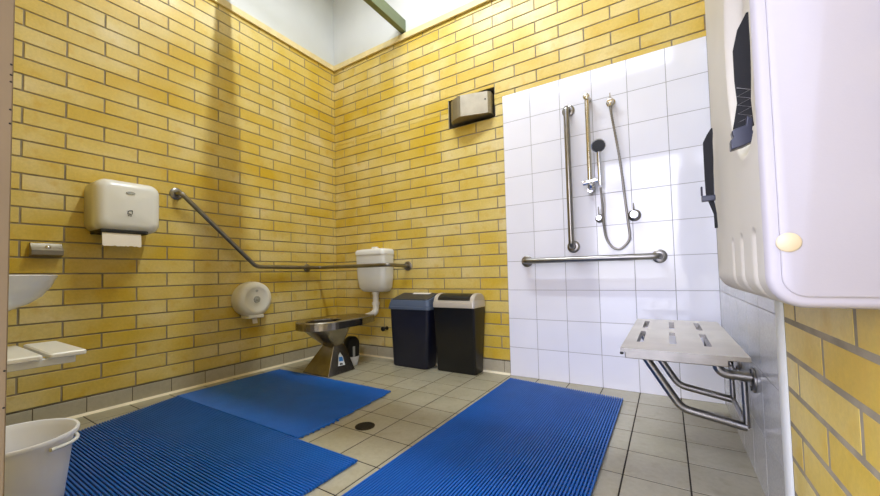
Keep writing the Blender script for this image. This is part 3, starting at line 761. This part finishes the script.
ring_loft(b_, [[(x, y, z) for x, z in ((2.876, .938), (2.894, .942), (2.911, .950), (2.911, .962), (2.905, .965), (2.907, .985), (2.899, .992), (2.897, .976), (2.885, .974), (2.878, .970), (2.880, .958), (2.876, .955))] for y in (S1Y-.012, S1Y+.006)])
bk1 = obj('buckle', b_, M['buckle'], strap1, loc=(0, 0, 0), bevel=.002)
st_ = B()
pts = [(2.889+.018*(k % 2), S1Y-.0026, .985+.0075*k) for k in range(9)]
tube(st_, pts, .0006, 5)
obj('stitching', st_, M['stitch'], strap1, loc=(0, 0, 0))
S2Y = -1.40
s2 = B(); ribbon(s2, [(2.882, S2Y+.004, 1.079, .0015), (2.8775, S2Y, 1.064, .006), (2.8725, S2Y, 1.046, .0095), (2.8722, S2Y, 1.0, .0095), (2.8715, S2Y, .96, .0088), (2.8715, S2Y, .905, .0078)], .02)
strap2 = obj('strap', s2, M['webbing'], cw)
b_ = B(); box(b_, (2.8545, S2Y-.008, .900), (2.8815, S2Y+.006, .914)); box(b_, (2.8535, S2Y-.005, .914), (2.8575, S2Y+.003, .938)); obj('buckle', b_, M['buckle'], strap2, loc=(0, 0, 0), bevel=.002)
s3 = B(); ribbon(s3, [(2.872, S2Y, .905, .006), (2.876, S2Y, .888, .0048), (2.880, S2Y, .868, .003), (2.8805, S2Y, .834, .003)], .01); obj('strap_tail', s3, M['webbing'], strap2, loc=(0, 0, 0))

# ------------------------------------------------------------------ basin, slatted shelf and bucket by the front wall
ba = thing('wash_basin', 'white wall-hung wash basin at the left edge above the slatted shelf', 'basin', (.65, YF, .62))
bm = B()
def bsec(ry, rx, z, n=24, ybk=YF+.001):
    pts = []
    for k in range(n+1):
        a = pi*k/n
        pts.append((.65-rx*math.cos(a), ybk+ry*math.sin(a)**.8, z))
    return pts
outer = [(.12, .10, .600), (.20, .14, .628), (.225, .16, .644), (.262, .18, .660), (.295, .20, .685), (.322, .215, .724), (.338, .225, .762), (.341, .227, .768), (.335, .222, .771), (.318, .208, .771), (.300, .19, .765), (.25, .16, .70), (.18, .1, .665)]
rings = [bsec(a, b, z) for a, b, z in outer]
ring_loft(bm, rings, True, True); obj('bowl', bm, M['ceramic'], ba, smooth=True, auto=60)
bm = B(); tube(bm, fillet([(.65, YF+.13, .61), (.65, YF+.13, .52), (.65, YF+.002, .52)], .04), .018, 14); obj('waste_pipe', bm, M['chrome'], ba, smooth=True, auto=60)
sh = thing('slatted_shelf', 'low white shelf of flat plastic slats on the front wall below the basin', 'shelf', (.75, YF, .47))
y = -2.062
for k in range(4):
    yb = y-.093; 
    b_ = B(); ring_loft(b_, [lidsec(.82, (y+yb)/2, .188, .0465-.0015, .008, .484), lidsec(.82, (y+yb)/2, .192, .0465, .008, .487), lidsec(.82, (y+yb)/2, .192, .0465, .008, .497), lidsec(.82, (y+yb)/2, .188, .0425, .008, .501)])
    if yb < YF: b_.free(); break
    obj('slat', b_, M['cream_plastic'], sh); y = yb-.014
b_ = B()
for x in (.67, .975): box(b_, (x-.012, YF+.001, .458), (x+.012, -2.085, .4838))
box(b_, (.66, YF+.001, .38), (.985, YF+.012, .458))
obj('bracket', b_, M['white_plastic'], sh, bevel=.003)
bu = thing('bucket', 'white plastic bucket on the floor at the lower left, beside the door frame', 'bucket', (1.17, -2.27, 0))
BX, BY = 1.170, -2.262
bm = B(); lathe(bm, [(.0008, .098), (.006, .102), (.27, .130), (.285, .131), (.288, .142), (.297, .144), (.301, .142), (.300, .136), (.285, .127), (.02, .095), (.012, .08)], (BX, BY, 0), (0, 0, 1), 56); obj('tub', bm, M['bucket'], bu, smooth=True, auto=45)
bm = B()
tube(bm, [(BX+.138*math.cos(a), BY+.138*math.sin(a), .273-.012*math.sin((a-.35)*1.2)) for a in [math.radians(25)+math.radians(75)*k/20 for k in range(21)]], .0055, 8)
obj('handle', bm, M['white_plastic'], bu, smooth=True, auto=50)

# ------------------------------------------------------------------ outside: paving and sky
struct('trim_11', boxbm((-6, -14, -.13), (9, -3.31, -.02)), M['concrete'])
w = bpy.data.worlds.new('world'); SC.world = w; w.use_nodes = True
nt = w.node_tree; L = nt.links.new; bg = nt.nodes['Background']
tc = nt.nodes.new('ShaderNodeTexCoord'); sx = nt.nodes.new('ShaderNodeSeparateXYZ'); L(tc.outputs['Generated'], sx.inputs[0])
rp = nt.nodes.new('ShaderNodeValToRGB'); e = rp.color_ramp.elements
e[0].position = 0; e[0].color = (.35, .33, .30, 1); e[1].position = 1; e[1].color = (.50, .60, 1., 1)
k = e.new(.499); k.color = (.45, .43, .40, 1); k = e.new(.53); k.color = (.87, .86, 1.0, 1)
mp = nt.nodes.new('ShaderNodeMapRange'); mp.inputs[1].default_value = -1; mp.inputs[2].default_value = 1
L(sx.outputs['Z'], mp.inputs[0]); L(mp.outputs[0], rp.inputs['Fac']); L(rp.outputs['Color'], bg.inputs['Color'])
bg.inputs['Strength'].default_value = 9.5
def portal(loc, rot, sx_, sy_):
    l = bpy.data.lights.new('portal', 'AREA'); l.shape = 'RECTANGLE'; l.size = sx_; l.size_y = sy_; l.cycles.is_portal = True
    o = bpy.data.objects.new('portal', l); COL.objects.link(o); o.location = loc; o.rotation_euler = rot
portal((2.49, YF-.19, 1.05), (pi/2, 0, 0), .95, 2.05)
portal(((HI[0]+HI[1])/2, YF-.12, (HI[2]+HI[3])/2), (pi/2, 0, 0), HI[1]-HI[0], HI[3]-HI[2])

# ------------------------------------------------------------------ camera
cam = bpy.data.cameras.new('camera'); co = bpy.data.objects.new('camera', cam); COL.objects.link(co)
f, yaw, pitch, roll = 361.2886, .56, .0382, -.0235
F = Vector((-math.sin(yaw)*math.cos(pitch), math.cos(yaw)*math.cos(pitch), math.sin(pitch)))
R = Vector((math.cos(yaw), math.sin(yaw), 0)); U = R.cross(F)
R2 = R*math.cos(roll)+U*math.sin(roll); U2 = -R*math.sin(roll)+U*math.cos(roll)
mt = Matrix((R2, U2, -F)).transposed().to_4x4(); mt.translation = Vector((2.7757, -2.4905, .7392))
co.matrix_world = mt
cam.sensor_fit = 'HORIZONTAL'; cam.sensor_width = 36; cam.lens = 36*f/880; cam.shift_y = (259.9834-248)/880; cam.clip_start = .02
SC.camera = co
vs = SC.view_settings; vs.view_transform = 'Standard'; vs.look = 'None'; vs.exposure = 0; vs.gamma = 1; vs.use_curve_mapping = False
SC.cycles.max_bounces = 8; SC.cycles.diffuse_bounces = 5; SC.cycles.caustics_reflective = False
SC.cycles.use_denoising = True
SC.cycles.sample_clamp_indirect = 6
